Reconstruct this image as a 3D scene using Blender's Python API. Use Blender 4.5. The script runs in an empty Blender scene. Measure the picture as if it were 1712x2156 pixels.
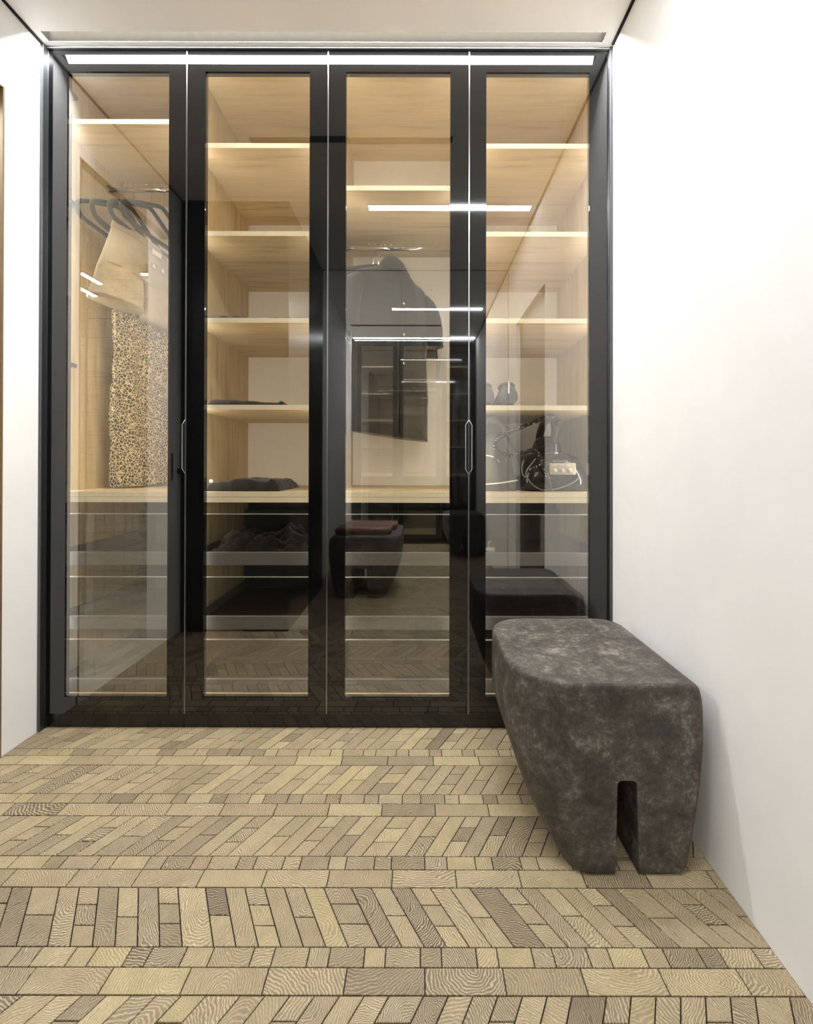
import bpy, bmesh, math, random
from mathutils import Vector, Matrix, noise
random.seed(7)
sc = bpy.context.scene
COL = sc.collection
PI = math.pi
D = 1.58        # camera to wardrobe door plane (y = 0)
EYE = 0.955     # camera height
F = 920.0       # focal length in pixels of the 1712 x 2156 frame
H = 2.463       # ceiling height

# ------------------------------------------------------------------ camera, world, light levels
cam = bpy.data.cameras.new('camera'); camo = bpy.data.objects.new('camera', cam); COL.objects.link(camo)
cam.sensor_fit = 'VERTICAL'; cam.sensor_height = 36.0; cam.sensor_width = 36.0 * 1712 / 2156
cam.lens = F / 2156 * 36.0
cam.shift_x = -24.0 / 2156; cam.shift_y = -103.0 / 2156
cam.clip_start = 0.02
camo.location = (0, -D, EYE)
camo.rotation_euler = (math.radians(90.2), math.radians(0.0), 0)
camo.rotation_euler = (Matrix.Rotation(math.radians(90.2), 4, 'X') @ Matrix.Rotation(math.radians(0.12), 4, 'Z')).to_euler()
sc.camera = camo
w = bpy.data.worlds.new('world'); sc.world = w; w.use_nodes = True
w.node_tree.nodes['Background'].inputs[0].default_value = (0.05, 0.05, 0.05, 1)
w.node_tree.nodes['Background'].inputs[1].default_value = 0.3
sc.view_settings.view_transform = 'Standard'; sc.view_settings.look = 'None'
sc.view_settings.gamma = 1.0; sc.view_settings.use_curve_mapping = False
sc.view_settings.exposure = 0.68
L_STRIP, L_CEIL, L_BACK, L_BATH, L_IN, L_OPP = 105.0, 135.0, 50.0, 60.0, 25.0, 110.0
cy = sc.cycles
cy.max_bounces = 12; cy.diffuse_bounces = 6; cy.glossy_bounces = 6; cy.transmission_bounces = 8
cy.transparent_max_bounces = 16; cy.sample_clamp_indirect = 6.0
cy.caustics_reflective = True; cy.caustics_refractive = False; cy.blur_glossy = 0.2

# ------------------------------------------------------------------ materials
def lin(r, g, b):
    f = lambda c: (c / 255 / 12.92) if c / 255 <= 0.04045 else ((c / 255 + 0.055) / 1.055) ** 2.4
    return (f(r), f(g), f(b), 1)
def new_mat(name):
    m = bpy.data.materials.new(name); m.use_nodes = True
    nt = m.node_tree; b = nt.nodes['Principled BSDF']
    return m, nt, b
def N(nt, typ, **kw):
    n = nt.nodes.new(typ)
    for k, v in kw.items():
        if k.startswith('i_'): n.inputs[int(k[2:])].default_value = v
        else: setattr(n, k, v)
    return n
def ramp(nt, fac, stops):
    r = nt.nodes.new('ShaderNodeValToRGB'); e = r.color_ramp.elements
    while len(e) < len(stops): e.new(0.5)
    for k, (p, c) in enumerate(stops): e[k].position = p; e[k].color = c
    nt.links.new(fac, r.inputs[0]); return r.outputs[0]
def coords(nt, scale=(1, 1, 1), typ='Object'):
    t = nt.nodes.new('ShaderNodeTexCoord'); m = nt.nodes.new('ShaderNodeMapping'); m.inputs['Scale'].default_value = scale
    nt.links.new(t.outputs[typ], m.inputs[0]); return m.outputs[0]
def noise_tex(nt, vec, scale, detail=4, rough=0.6, dist=0.0):
    n = nt.nodes.new('ShaderNodeTexNoise'); n.inputs['Scale'].default_value = scale
    n.inputs['Detail'].default_value = detail; n.inputs['Roughness'].default_value = rough; n.inputs['Distortion'].default_value = dist
    nt.links.new(vec, n.inputs['Vector']); return n.outputs['Fac']
def bump(nt, b, h, strength, dist=0.002):
    n = nt.nodes.new('ShaderNodeBump'); n.inputs['Strength'].default_value = strength; n.inputs['Distance'].default_value = dist
    nt.links.new(h, n.inputs['Height']); nt.links.new(n.outputs[0], b.inputs['Normal'])
def plain(name, rgb, rough=0.5, metal=0.0, ior=1.5, var=0.06, sc_=40, bmp=0.0):
    m, nt, b = new_mat(name)
    v = coords(nt); f = noise_tex(nt, v, sc_)
    c = lin(*rgb)
    lo = tuple(x * (1 - var) for x in c[:3]) + (1,); hi = tuple(min(1, x * (1 + var)) for x in c[:3]) + (1,)
    nt.links.new(ramp(nt, f, [(0.3, lo), (0.7, hi)]), b.inputs['Base Color'])
    b.inputs['Roughness'].default_value = rough; b.inputs['Metallic'].default_value = metal; b.inputs['IOR'].default_value = ior
    if bmp: bump(nt, b, f, bmp)
    return m
def wall_mat():
    m, nt, b = new_mat('white_plaster')
    v = coords(nt); f = noise_tex(nt, v, 5, 5); g = noise_tex(nt, v, 60, 4)
    nt.links.new(ramp(nt, f, [(0.3, lin(241, 239, 236)), (0.7, lin(247, 245, 242))]), b.inputs['Base Color'])
    b.inputs['Roughness'].default_value = 0.75; bump(nt, b, g, 0.12, 0.0015); return m
def wood(name, axis):
    m, nt, b = new_mat(name)
    s = [26, 26, 26]; s[axis] = 1.6
    s2 = [5, 5, 5]; s2[axis] = 0.8
    v = coords(nt, tuple(s)); f = noise_tex(nt, v, 1.6, 6, 0.65, 0.5)
    v2 = coords(nt, tuple(s2)); g = noise_tex(nt, v2, 1.2, 3, 0.5, 1.0)
    a = ramp(nt, f, [(0.28, lin(176, 154, 116)), (0.45, lin(208, 188, 150)), (0.75, lin(221, 204, 169))])
    c = ramp(nt, g, [(0.3, (0.80, 0.80, 0.80, 1)), (0.7, (1, 1, 1, 1))])
    x = N(nt, 'ShaderNodeMix', data_type='RGBA', blend_type='MULTIPLY'); x.inputs[0].default_value = 0.7
    nt.links.new(a, x.inputs[6]); nt.links.new(c, x.inputs[7]); nt.links.new(x.outputs[2], b.inputs['Base Color'])
    b.inputs['Roughness'].default_value = 0.5; bump(nt, b, f, 0.1, 0.0005); return m
def endgrain():
    m, nt, b = new_mat('end_grain_wood')
    at = N(nt, 'ShaderNodeAttribute', attribute_name='gc'); rn = N(nt, 'ShaderNodeAttribute', attribute_name='rnd')
    sep = N(nt, 'ShaderNodeSeparateXYZ'); nt.links.new(rn.outputs['Vector'], sep.inputs[0])
    tc = N(nt, 'ShaderNodeTexCoord')
    # wobble the ring pattern
    n1 = N(nt, 'ShaderNodeTexNoise'); n1.inputs['Scale'].default_value = 38; n1.inputs['Detail'].default_value = 3
    nt.links.new(at.outputs['Vector'], n1.inputs['Vector'])
    sub = N(nt, 'ShaderNodeVectorMath', operation='SUBTRACT'); nt.links.new(n1.outputs['Color'], sub.inputs[0]); sub.inputs[1].default_value = (.5, .5, .5)
    scl = N(nt, 'ShaderNodeVectorMath', operation='SCALE'); nt.links.new(sub.outputs[0], scl.inputs[0]); scl.inputs['Scale'].default_value = 0.019
    add = N(nt, 'ShaderNodeVectorMath', operation='ADD'); nt.links.new(at.outputs['Vector'], add.inputs[0]); nt.links.new(scl.outputs[0], add.inputs[1])
    ln = N(nt, 'ShaderNodeVectorMath', operation='LENGTH'); nt.links.new(add.outputs[0], ln.inputs[0])
    n2 = N(nt, 'ShaderNodeTexNoise'); n2.inputs['Scale'].default_value = 9; n2.inputs['Detail'].default_value = 2
    nt.links.new(at.outputs['Vector'], n2.inputs['Vector'])
    frq = N(nt, 'ShaderNodeMath', operation='MULTIPLY_ADD'); nt.links.new(sep.outputs[1], frq.inputs[0]); frq.inputs[1].default_value = 800; frq.inputs[2].default_value = 1150
    ph = N(nt, 'ShaderNodeMath', operation='MULTIPLY'); nt.links.new(ln.outputs['Value'], ph.inputs[0]); nt.links.new(frq.outputs[0], ph.inputs[1])
    ph2 = N(nt, 'ShaderNodeMath', operation='MULTIPLY_ADD'); nt.links.new(n2.outputs['Fac'], ph2.inputs[0]); ph2.inputs[1].default_value = 15; nt.links.new(ph.outputs[0], ph2.inputs[2])
    sn = N(nt, 'ShaderNodeMath', operation='SINE'); nt.links.new(ph2.outputs[0], sn.inputs[0])
    u = N(nt, 'ShaderNodeMath', operation='MULTIPLY_ADD'); nt.links.new(sn.outputs[0], u.inputs[0]); u.inputs[1].default_value = .5; u.inputs[2].default_value = .5
    pw = N(nt, 'ShaderNodeMath', operation='POWER'); nt.links.new(u.outputs[0], pw.inputs[0]); pw.inputs[1].default_value = 2.6
    # fine fibre speckle
    n3 = N(nt, 'ShaderNodeTexNoise'); n3.inputs['Scale'].default_value = 330; n3.inputs['Detail'].default_value = 3
    nt.links.new(at.outputs['Vector'], n3.inputs['Vector'])
    base = ramp(nt, sep.outputs[0], [(0.0, lin(92, 77, 58)), (0.25, lin(122, 106, 82)), (0.5, lin(140, 123, 94)), (0.78, lin(152, 135, 102)), (1.0, lin(164, 147, 106))])
    lt = N(nt, 'ShaderNodeMix', data_type='RGBA', blend_type='MIX'); nt.links.new(base, lt.inputs[6]); lt.inputs[7].default_value = lin(216, 200, 166)
    am = N(nt, 'ShaderNodeMath', operation='MULTIPLY_ADD'); nt.links.new(sep.outputs[2], am.inputs[0]); am.inputs[1].default_value = .42; am.inputs[2].default_value = .30
    fm = N(nt, 'ShaderNodeMath', operation='MULTIPLY'); nt.links.new(pw.outputs[0], fm.inputs[0]); nt.links.new(am.outputs[0], fm.inputs[1])
    nt.links.new(fm.outputs[0], lt.inputs[0])
    mu = N(nt, 'ShaderNodeMix', data_type='RGBA', blend_type='MULTIPLY'); mu.inputs[0].default_value = .75
    nt.links.new(lt.outputs[2], mu.inputs[6]); nt.links.new(ramp(nt, n3.outputs['Fac'], [(.3, (.72, .70, .66, 1)), (.62, (1, 1, 1, 1))]), mu.inputs[7])
    mv = N(nt, 'ShaderNodeMix', data_type='RGBA', blend_type='MULTIPLY'); mv.inputs[0].default_value = .8
    n4 = N(nt, 'ShaderNodeTexNoise'); n4.inputs['Scale'].default_value = 24; nt.links.new(at.outputs['Vector'], n4.inputs['Vector'])
    nt.links.new(mu.outputs[2], mv.inputs[6]); nt.links.new(ramp(nt, n4.outputs['Fac'], [(.25, (.78, .77, .75, 1)), (.6, (1, 1, 1, 1))]), mv.inputs[7])
    nt.links.new(mv.outputs[2], b.inputs['Base Color'])
    b.inputs['Roughness'].default_value = 0.55; bump(nt, b, pw.outputs[0], .15, .0004); return m
def stone_mat():
    m, nt, b = new_mat('mottled_dark_plaster')
    v = coords(nt); f = noise_tex(nt, v, 13, 8, .72, .4); g = noise_tex(nt, v, 80, 8, .8, .5)
    v3 = coords(nt, (60, 260, 160)); h = noise_tex(nt, v3, 1, 3, .6)
    ad = N(nt, 'ShaderNodeMath', operation='MULTIPLY_ADD'); nt.links.new(g, ad.inputs[0]); ad.inputs[1].default_value = .80; 
    mm = N(nt, 'ShaderNodeMath', operation='MULTIPLY_ADD'); nt.links.new(h, mm.inputs[0]); mm.inputs[1].default_value = .12; nt.links.new(f, mm.inputs[2])
    nt.links.new(mm.outputs[0], ad.inputs[2])
    sc2 = N(nt, 'ShaderNodeMath', operation='MULTIPLY'); nt.links.new(ad.outputs[0], sc2.inputs[0]); sc2.inputs[1].default_value = .845
    nt.links.new(ramp(nt, sc2.outputs[0], [(.60, lin(44, 39, 35)), (.75, lin(63, 58, 52)), (.87, lin(86, 80, 72)), (.99, lin(132, 124, 114))]), b.inputs['Base Color'])
    b.inputs['Roughness'].default_value = .6; bump(nt, b, g, .25, .002); return m
def leopard():
    m, nt, b = new_mat('leopard_print_cloth')
    v = coords(nt, (1, 1.0, .8))
    nz = N(nt, 'ShaderNodeTexNoise'); nz.inputs['Scale'].default_value = 60; nt.links.new(v, nz.inputs['Vector'])
    mx = N(nt, 'ShaderNodeMix', data_type='VECTOR'); mx.inputs[0].default_value = .010; nt.links.new(v, mx.inputs[4]); nt.links.new(nz.outputs['Color'], mx.inputs[5])
    vo = N(nt, 'ShaderNodeTexVoronoi', feature='DISTANCE_TO_EDGE'); vo.inputs['Scale'].default_value = 96; nt.links.new(mx.outputs[1], vo.inputs['Vector'])
    v1 = N(nt, 'ShaderNodeTexVoronoi', feature='F1'); v1.inputs['Scale'].default_value = 96; nt.links.new(mx.outputs[1], v1.inputs['Vector'])
    a = ramp(nt, vo.outputs['Distance'], [(.07, lin(222, 205, 162)), (.13, lin(34, 27, 19))])
    c = ramp(nt, v1.outputs['Distance'], [(.12, lin(96, 78, 50)), (.24, lin(34, 27, 19))])
    x = N(nt, 'ShaderNodeMix', data_type='RGBA', blend_type='LIGHTEN'); x.inputs[0].default_value = 1
    nt.links.new(a, x.inputs[6]); nt.links.new(c, x.inputs[7]); nt.links.new(x.outputs[2], b.inputs['Base Color'])
    b.inputs['Roughness'].default_value = .85; return m
def cloth(name, rgb, sheen=.3):
    m, nt, b = new_mat(name)
    v = coords(nt); f = noise_tex(nt, v, 900, 2); g = noise_tex(nt, v, 18, 5)
    c = lin(*rgb)
    nt.links.new(ramp(nt, g, [(.3, tuple(x * .85 for x in c[:3]) + (1,)), (.7, tuple(min(1, x * 1.12) for x in c[:3]) + (1,))]), b.inputs['Base Color'])
    b.inputs['Roughness'].default_value = .9; b.inputs['Sheen Weight'].default_value = sheen; bump(nt, b, f, .25, .0006); return m
def marble():
    m, nt, b = new_mat('veined_travertine')
    v = coords(nt, (1.2, 1.2, 9)); f = noise_tex(nt, v, 3, 9, .72, 1.8)
    g = noise_tex(nt, coords(nt, (1, 1, 4)), 7, 10, .8, 2.5)
    a = ramp(nt, f, [(.3, lin(140, 128, 112)), (.5, lin(186, 177, 162)), (.7, lin(208, 200, 186))])
    c = ramp(nt, g, [(.36, (.35, .32, .28, 1)), (.42, (1, 1, 1, 1))])
    x = N(nt, 'ShaderNodeMix', data_type='RGBA', blend_type='MULTIPLY'); x.inputs[0].default_value = .8
    nt.links.new(a, x.inputs[6]); nt.links.new(c, x.inputs[7]); nt.links.new(x.outputs[2], b.inputs['Base Color'])
    b.inputs['Roughness'].default_value = .4; return m
def coated_glass(name, refl, tint, edge=.15):
    # lightly mirrored tinted pane: part of the light is reflected, the rest passes through
    m = bpy.data.materials.new(name); m.use_nodes = True; nt = m.node_tree; nt.nodes.clear()
    o = N(nt, 'ShaderNodeOutputMaterial'); mx = N(nt, 'ShaderNodeMixShader')
    t = N(nt, 'ShaderNodeBsdfTransparent'); t.inputs[0].default_value = tint
    g = N(nt, 'ShaderNodeBsdfGlossy'); g.inputs['Roughness'].default_value = 0.0; g.inputs['Color'].default_value = (.97, .96, .93, 1)
    lw = N(nt, 'ShaderNodeLayerWeight'); lw.inputs['Blend'].default_value = .25
    ma = N(nt, 'ShaderNodeMath', operation='MULTIPLY_ADD'); nt.links.new(lw.outputs['Fresnel'], ma.inputs[0]); ma.inputs[1].default_value = edge; ma.inputs[2].default_value = refl
    nt.links.new(ma.outputs[0], mx.inputs[0]); nt.links.new(t.outputs[0], mx.inputs[1]); nt.links.new(g.outputs[0], mx.inputs[2]); nt.links.new(mx.outputs[0], o.inputs[0])
    return m
def emit(name, rgb, s):
    m = bpy.data.materials.new(name); m.use_nodes = True; nt = m.node_tree; nt.nodes.clear()
    o = N(nt, 'ShaderNodeOutputMaterial'); e = N(nt, 'ShaderNodeEmission'); e.inputs[0].default_value = rgb; e.inputs[1].default_value = s
    nt.links.new(e.outputs[0], o.inputs[0]); return m

M_WALL = wall_mat()
M_CEIL = plain('ceiling_paint', (251, 249, 246), .8, var=.01, sc_=8)
M_WX, M_WY, M_WZ = wood('maple_grain_across', 0), wood('maple_grain_deep', 1), wood('maple_grain_upright', 2)
M_WEDGE = plain('maple_edge_band_lit', (240, 229, 202), .45, var=.05, sc_=30)  # paler than the maple boards: strip light on front edges put into colour
M_BACK = plain('pale_back_panel', (228, 222, 209), .6, var=.02)
M_FLOOR = endgrain()
M_JOINT = plain('dark_joint_filler', (34, 27, 18), .9)
M_BLACKG = plain('black_glass_frame', (10, 10, 10), .03, ior=1.62, var=.0)
M_BLACK = plain('matt_black_metal', (14, 14, 14), .45, var=.1)
M_PLINTH = plain('black_plinth_lacquer', (26, 23, 20), .22, var=.1, sc_=12)
M_GAP = plain('black_shadow_gap', (8, 8, 8), .9)
M_ALU = plain('brushed_aluminium', (150, 150, 150), .3, metal=1.0, var=.05)
M_ALUD = plain('dark_anodised_trim', (92, 94, 96), .35, metal=.9, var=.05)
M_CHROME = plain('polished_chrome', (220, 218, 212), .08, metal=1.0, var=.02)
M_RIM = plain('bright_satin_rim', (196, 195, 192), .35, metal=.35)
M_DRAWERM = plain('grey_drawer_metal', (112, 110, 108), .45, metal=.25, var=.03)
M_DRAWERB = plain('charcoal_drawer_board', (15, 15, 15), .6)
M_STONE = stone_mat()
M_GLASS = coated_glass('bronze_mirrored_glass', .21, (.94, .905, .83, 1), .16)
M_CLEAR = coated_glass('clear_drawer_glass', .06, (.88, .88, .87, 1))
M_SHOWER = coated_glass('shower_glass', .08, (.93, .96, .95, 1))
M_VELVET = cloth('black_velvet', (18, 18, 15), .15)
M_BEIGE = cloth('beige_cotton', (172, 157, 130), .1)
M_LEO = leopard()
M_NAVY = cloth('navy_jersey', (22, 24, 34), .2)
M_BLK = cloth('black_cotton', (13, 13, 13), .2)
M_BLK2 = cloth('charcoal_cotton', (24, 23, 23), .2)
M_GREYC = cloth('grey_bag_nylon', (88, 84, 80), .1)
M_PIPE = plain('white_piping', (236, 230, 218), .5)
M_SHOE = plain('dark_grey_mesh_shoe', (58, 57, 56), .6, var=.3, sc_=160, bmp=.3)
M_SOLE = plain('rubber_sole', (40, 39, 38), .7)
M_SHINE = plain('reflective_heel_tab', (225, 225, 228), .25, metal=.5)
M_IRONB = plain('glossy_black_plastic', (16, 16, 18), .12)
M_PANEL = plain('champagne_control_panel', (190, 182, 168), .35, metal=.3)
M_KNOB = plain('white_knob', (240, 238, 230), .3)
M_CORD = plain('grey_cable', (120, 116, 110), .4)
M_HINGE = plain('nickel_hinge', (130, 128, 126), .3, metal=.9)
M_BROWN = plain('brown_leather_pad', (122, 86, 74), .3, var=.12, sc_=25)
M_DOOR = plain('dark_wenge_door', (18, 15, 13), .35, var=.2, sc_=15)
M_BLOCK = plain('black_lacquer_cabinet', (5, 5, 5), .25, var=.1)
M_JAMB = plain('golden_brown_jamb', (128, 108, 78), .4, metal=.3)
M_MARBLE = marble()
M_LEDW = emit('strip_light_diffuser', (.945, .97, 1.0, 1), L_STRIP)
M_LEDC = emit('ceiling_light_diffuser', (.945, .97, 1.0, 1), L_CEIL)
M_LEDB = emit('rear_light_diffuser', (.945, .97, 1.0, 1), L_BACK)
M_LEDO = emit('opposite_strip_diffuser', (.945, .97, 1.0, 1), L_OPP)
M_LEDT = emit('bathroom_light_diffuser', (1, 1, 1, 1), L_BATH)
M_SLOT = plain('anodised_slot_side', (14, 12.5, 10), .9)
M_SLOT.node_tree.nodes['Principled BSDF'].inputs['Specular IOR Level'].default_value = 0
M_BAYFILL = emit('added_bay_fill', (1.0, .975, .93, 1), L_IN)  # glow of the fill strips added inside the bays
def hose_mat():
    m, nt, b = new_mat('flecked_black_braid')
    v = coords(nt); vo = N(nt, 'ShaderNodeTexVoronoi', feature='F1'); vo.inputs['Scale'].default_value = 120; nt.links.new(v, vo.inputs['Vector'])
    nt.links.new(ramp(nt, vo.outputs['Distance'], [(.20, lin(235, 230, 220)), (.27, lin(14, 14, 14))]), b.inputs['Base Color'])
    b.inputs['Roughness'].default_value = .8; return m
M_HOSE = hose_mat()

# ------------------------------------------------------------------ helpers
ORG = {}
def unp(px, py, z):                     # pixel at a distance from the camera -> world point
    return Vector(((px - 880) * z / F, z - D, EYE + (975 - py) * z / F))
def tag(o, label=None, cat=None, group=None, kind=None):
    if label: o['label'] = label
    if cat: o['category'] = cat
    if group: o['group'] = group
    if kind: o['kind'] = kind
    return o
def thing(name, label, cat, loc=(0, 0, 0), group=None):
    o = bpy.data.objects.new(name, None); COL.objects.link(o); o.location = loc; o.empty_display_size = .05
    ORG[o.name] = Vector(loc); return tag(o, label, cat, group)
def link(name, me, mat, parent=None, smooth=False):
    o = bpy.data.objects.new(name, me); COL.objects.link(o)
    if mat: me.materials.append(mat)
    if smooth:
        for p in me.polygons: p.use_smooth = True
    if parent is not None:
        og = ORG[parent.name]; ORG[o.name] = og
        for v in me.vertices: v.co -= og
        o.parent = parent
    else: ORG[o.name] = Vector((0, 0, 0))
    return o
def mesh(name, vs, fs, mat, parent=None, smooth=False):
    me = bpy.data.meshes.new(name); me.from_pydata([tuple(v) for v in vs], [], fs); me.update()
    bm = bmesh.new(); bm.from_mesh(me); bmesh.ops.recalc_face_normals(bm, faces=bm.faces); bm.to_mesh(me); bm.free()
    return link(name, me, mat, parent, smooth)
def frombm(name, bm, mat, parent=None, smooth=False):
    bmesh.ops.recalc_face_normals(bm, faces=bm.faces)
    me = bpy.data.meshes.new(name); bm.to_mesh(me); bm.free(); return link(name, me, mat, parent, smooth)
def addbox(bm, x0, x1, y0, y1, z0, z1, bev=0.0, seg=1):
    b2 = bmesh.new()
    vs = [b2.verts.new((x, y, z)) for x in (x0, x1) for y in (y0, y1) for z in (z0, z1)]
    for f in ((0, 1, 3, 2), (4, 6, 7, 5), (0, 4, 5, 1), (2, 3, 7, 6), (0, 2, 6, 4), (1, 5, 7, 3)): b2.faces.new([vs[i] for i in f])
    if bev: bmesh.ops.bevel(b2, geom=list(b2.edges), offset=bev, segments=seg, profile=.5, affect='EDGES')
    merge(bm, b2)
def merge(bm, b2):
    mp = {}
    for v in b2.verts: mp[v] = bm.verts.new(v.co)
    for f in b2.faces:
        try: bm.faces.new([mp[v] for v in f.verts])
        except ValueError: pass
    b2.free()
def box(name, x0, x1, y0, y1, z0, z1, mat, parent=None, bev=0.0, seg=1, smooth=False):
    bm = bmesh.new(); addbox(bm, x0, x1, y0, y1, z0, z1, bev, seg); return frombm(name, bm, mat, parent, smooth)
def tube_geo(bm, pts, r, n=10, closed=False):
    pts = [Vector(p) for p in pts]; k = len(pts); rings = []
    up = Vector((0, 0, 1)); prev = None
    for i, p in enumerate(pts):
        a = pts[(i - 1) % k] if (closed or i > 0) else p; c = pts[(i + 1) % k] if (closed or i < k - 1) else p
        t = (c - a).normalized()
        if prev is None:
            s = t.cross(up)
            if s.length < .01: s = t.cross(Vector((1, 0, 0)))
            s.normalize()
        else:
            s = prev - t * prev.dot(t); s.normalize()
        prev = s; u = t.cross(s); rr = r[i] if isinstance(r, (list, tuple)) else r
        rings.append([bm.verts.new(p + (s * math.cos(2 * PI * j / n) + u * math.sin(2 * PI * j / n)) * rr) for j in range(n)])
    m = k if closed else k - 1
    for i in range(m):
        A, B = rings[i], rings[(i + 1) % k]
        for j in range(n): bm.faces.new((A[j], A[(j + 1) % n], B[(j + 1) % n], B[j]))
    if not closed:
        bm.faces.new(rings[0][::-1]); bm.faces.new(rings[-1])
def tube(name, pts, r, mat, parent=None, n=10, closed=False):
    bm = bmesh.new(); tube_geo(bm, pts, r, n, closed); return frombm(name, bm, mat, parent, True)
def smoothpath(pts, n=6, closed=False):
    pts = [Vector(p) for p in pts]; out = []; k = len(pts)
    rng = range(k) if closed else range(k - 1)
    for i in rng:
        p0 = pts[(i - 1) % k] if (closed or i > 0) else pts[i]; p1 = pts[i]; p2 = pts[(i + 1) % k]
        p3 = pts[(i + 2) % k] if (closed or i + 2 < k) else pts[-1]
        for j in range(n):
            t = j / n
            out.append(.5 * ((2 * p1) + (-p0 + p2) * t + (2 * p0 - 5 * p1 + 4 * p2 - p3) * t * t + (-p0 + 3 * p1 - 3 * p2 + p3) * t ** 3))
    if not closed: out.append(pts[-1])
    return out
def loft_geo(bm, rings, cap=True):
    rr = [[bm.verts.new(p) for p in r] for r in rings]; n = len(rr[0])
    for a, b in zip(rr, rr[1:]):
        for j in range(n): bm.faces.new((a[j], a[(j + 1) % n], b[(j + 1) % n], b[j]))
    if cap: bm.faces.new(rr[0][::-1]); bm.faces.new(rr[-1])
def garment_geo(bm, rows, wdir, n=30, steps=10, wr=.004, seed=0, fold=0, ex=2.4, skew=0.0):
    """rows: (centre, half width, half depth); wdir: horizontal unit vector of the width"""
    wd = Vector(wdir).normalized(); dd = Vector((-wd.y, wd.x, 0)); rings = []
    cs = [Vector((r[0][0], r[0][1], r[0][2])) for r in rows]
    cc = smoothpath(cs, steps); aa = smoothpath([Vector((r[1], r[2], 0)) for r in rows], steps)
    for c, a in zip(cc, aa):
        ring = []
        for j in range(n):
            t = 2 * PI * j / n; co, si = math.cos(t), math.sin(t)
            u = math.copysign(abs(co) ** (2 / ex), co); v = math.copysign(abs(si) ** (2 / ex), si)
            p = c + wd * (u * a.x) + dd * (v * a.y)
            q = noise.noise(Vector((p.x * 16 + seed, p.y * 16, p.z * 5))) * wr * 2 + noise.noise(Vector((p.x * 50, p.y * 50 + seed, p.z * 30))) * wr * .7
            if fold: q += math.sin(u * fold * 3 + c.z * 2 + seed) * wr
            p += dd * (q * (1 if si >= 0 else -1)) + wd * q * .3
            if skew: p.z += skew * u * a.x * (len(rings) / max(1, len(cc) - 1)) ** 3
            ring.append(p)
        rings.append(ring)
    loft_geo(bm, rings)
def mound(name, x0, x1, y0, y1, z, h, mat, parent=None, seed=0, rough=.3, nx=36, ny=18, prof=None, layers=0):
    """folded or crumpled cloth lying on a board"""
    vs = []; fs = []
    for i in range(nx + 1):
        for j in range(ny + 1):
            u = -1 + 2 * i / nx; v = -1 + 2 * j / ny
            e = (max(0, 1 - abs(u) ** 14) ** .5) * (max(0, 1 - abs(v) ** 14) ** .5)
            k = prof((u + 1) / 2) if prof else 1
            nz = noise.noise(Vector((u * 2.2 + seed, v * 2 + seed, seed))) + .5 * noise.noise(Vector((u * 6 + seed, v * 5, seed * 2)))
            nz2 = abs(noise.noise(Vector((u * 4 + seed * 3, v * 3.2, 4)))) 
            q = h * k * e * (1 + rough * nz - rough * nz2 * .8)
            X = (x0 + x1) / 2 + u * (x1 - x0) / 2 + noise.noise(Vector((v * 3, seed, 1))) * .008 * (1 + rough)
            Y = (y0 + y1) / 2 + v * (y1 - y0) / 2 + noise.noise(Vector((u * 4, seed, 9))) * .008 * (1 + rough)
            vs.append((X, Y, z + max(q, 0.0015)))
    W = ny + 1
    for i in range(nx):
        for j in range(ny): fs.append((i * W + j, (i + 1) * W + j, (i + 1) * W + j + 1, i * W + j + 1))
    nb = len(vs); border = [i * W for i in range(nx + 1)] + [nx * W + j for j in range(1, W)] + [i * W + ny for i in range(nx - 1, -1, -1)] + [j for j in range(ny - 1, 0, -1)]
    for b in border: vs.append((vs[b][0], vs[b][1], z))
    m = len(border)
    for q in range(m): fs.append((border[q], border[(q + 1) % m], nb + (q + 1) % m, nb + q))
    fs.append(tuple(nb + q for q in range(m)))
    return mesh(name, vs, fs, mat, parent, True)
def cyl_geo(bm, c, axis, r, l, n=20):
    a = Vector(axis).normalized(); tube_geo(bm, [Vector(c), Vector(c) + a * l], r, n)

# ------------------------------------------------------------------ room shell
XL, XR = -1.355, .700
YB = -3.655                                     # front plane of the wardrobe opposite
def struct(name, o, label=None):
    o.name = name; o['kind'] = 'structure'
    if label: o['label'] = label
    return o
# floor base with wood blocks as its parts
floor = struct('floor', box('floor', XL - .01, XR, YB - .05, .05, -.08, -.0035, M_JOINT), 'end-grain wood block floor laid in alternating slanted and straight rows')
SHX, SHY = -.0011, 0
def clipx(poly, lo, hi):
    for side, lim in ((1, lo), (-1, hi)):
        out = []
        for i, p in enumerate(poly):
            q = poly[(i + 1) % len(poly)]; a = (p[0] - lim) * side >= 0; b = (q[0] - lim) * side >= 0
            if a: out.append(p)
            if a != b:
                t = (lim - p[0]) / (q[0] - p[0]); out.append((lim, p[1] + (q[1] - p[1]) * t))
        poly = out
        if not poly: return []
    return poly
GAP = .0021
pieces = {'plank': [], 'block': [], 'slanted_block': []}
def piece(kind, xa, xb, ya, yb, s, yref):
    """parallelogram between x = xa.. xb (at y = yref) and ya..yb with slope s"""
    g = GAP / 2; gx = g * math.sqrt(1 + s * s)
    f = lambda x, y: x + (y - yref) * s
    P = [(f(xa, ya + g) + gx, ya + g), (f(xb, ya + g) - gx, ya + g), (f(xb, yb - g) - gx, yb - g), (f(xa, yb - g) + gx, yb - g)]
    if P[1][0] - P[0][0] < .004: return
    P = clipx(P, XL, XR)
    if len(P) < 3: return
    area = abs(sum(P[i][0] * P[(i + 1) % len(P)][1] - P[(i + 1) % len(P)][0] * P[i][1] for i in range(len(P)))) / 2
    if area < 3e-5: return
    pieces[kind].append(P)
PER, WS, WL = .2004, .0352, .0437
WC = PER - WS - WL
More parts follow.
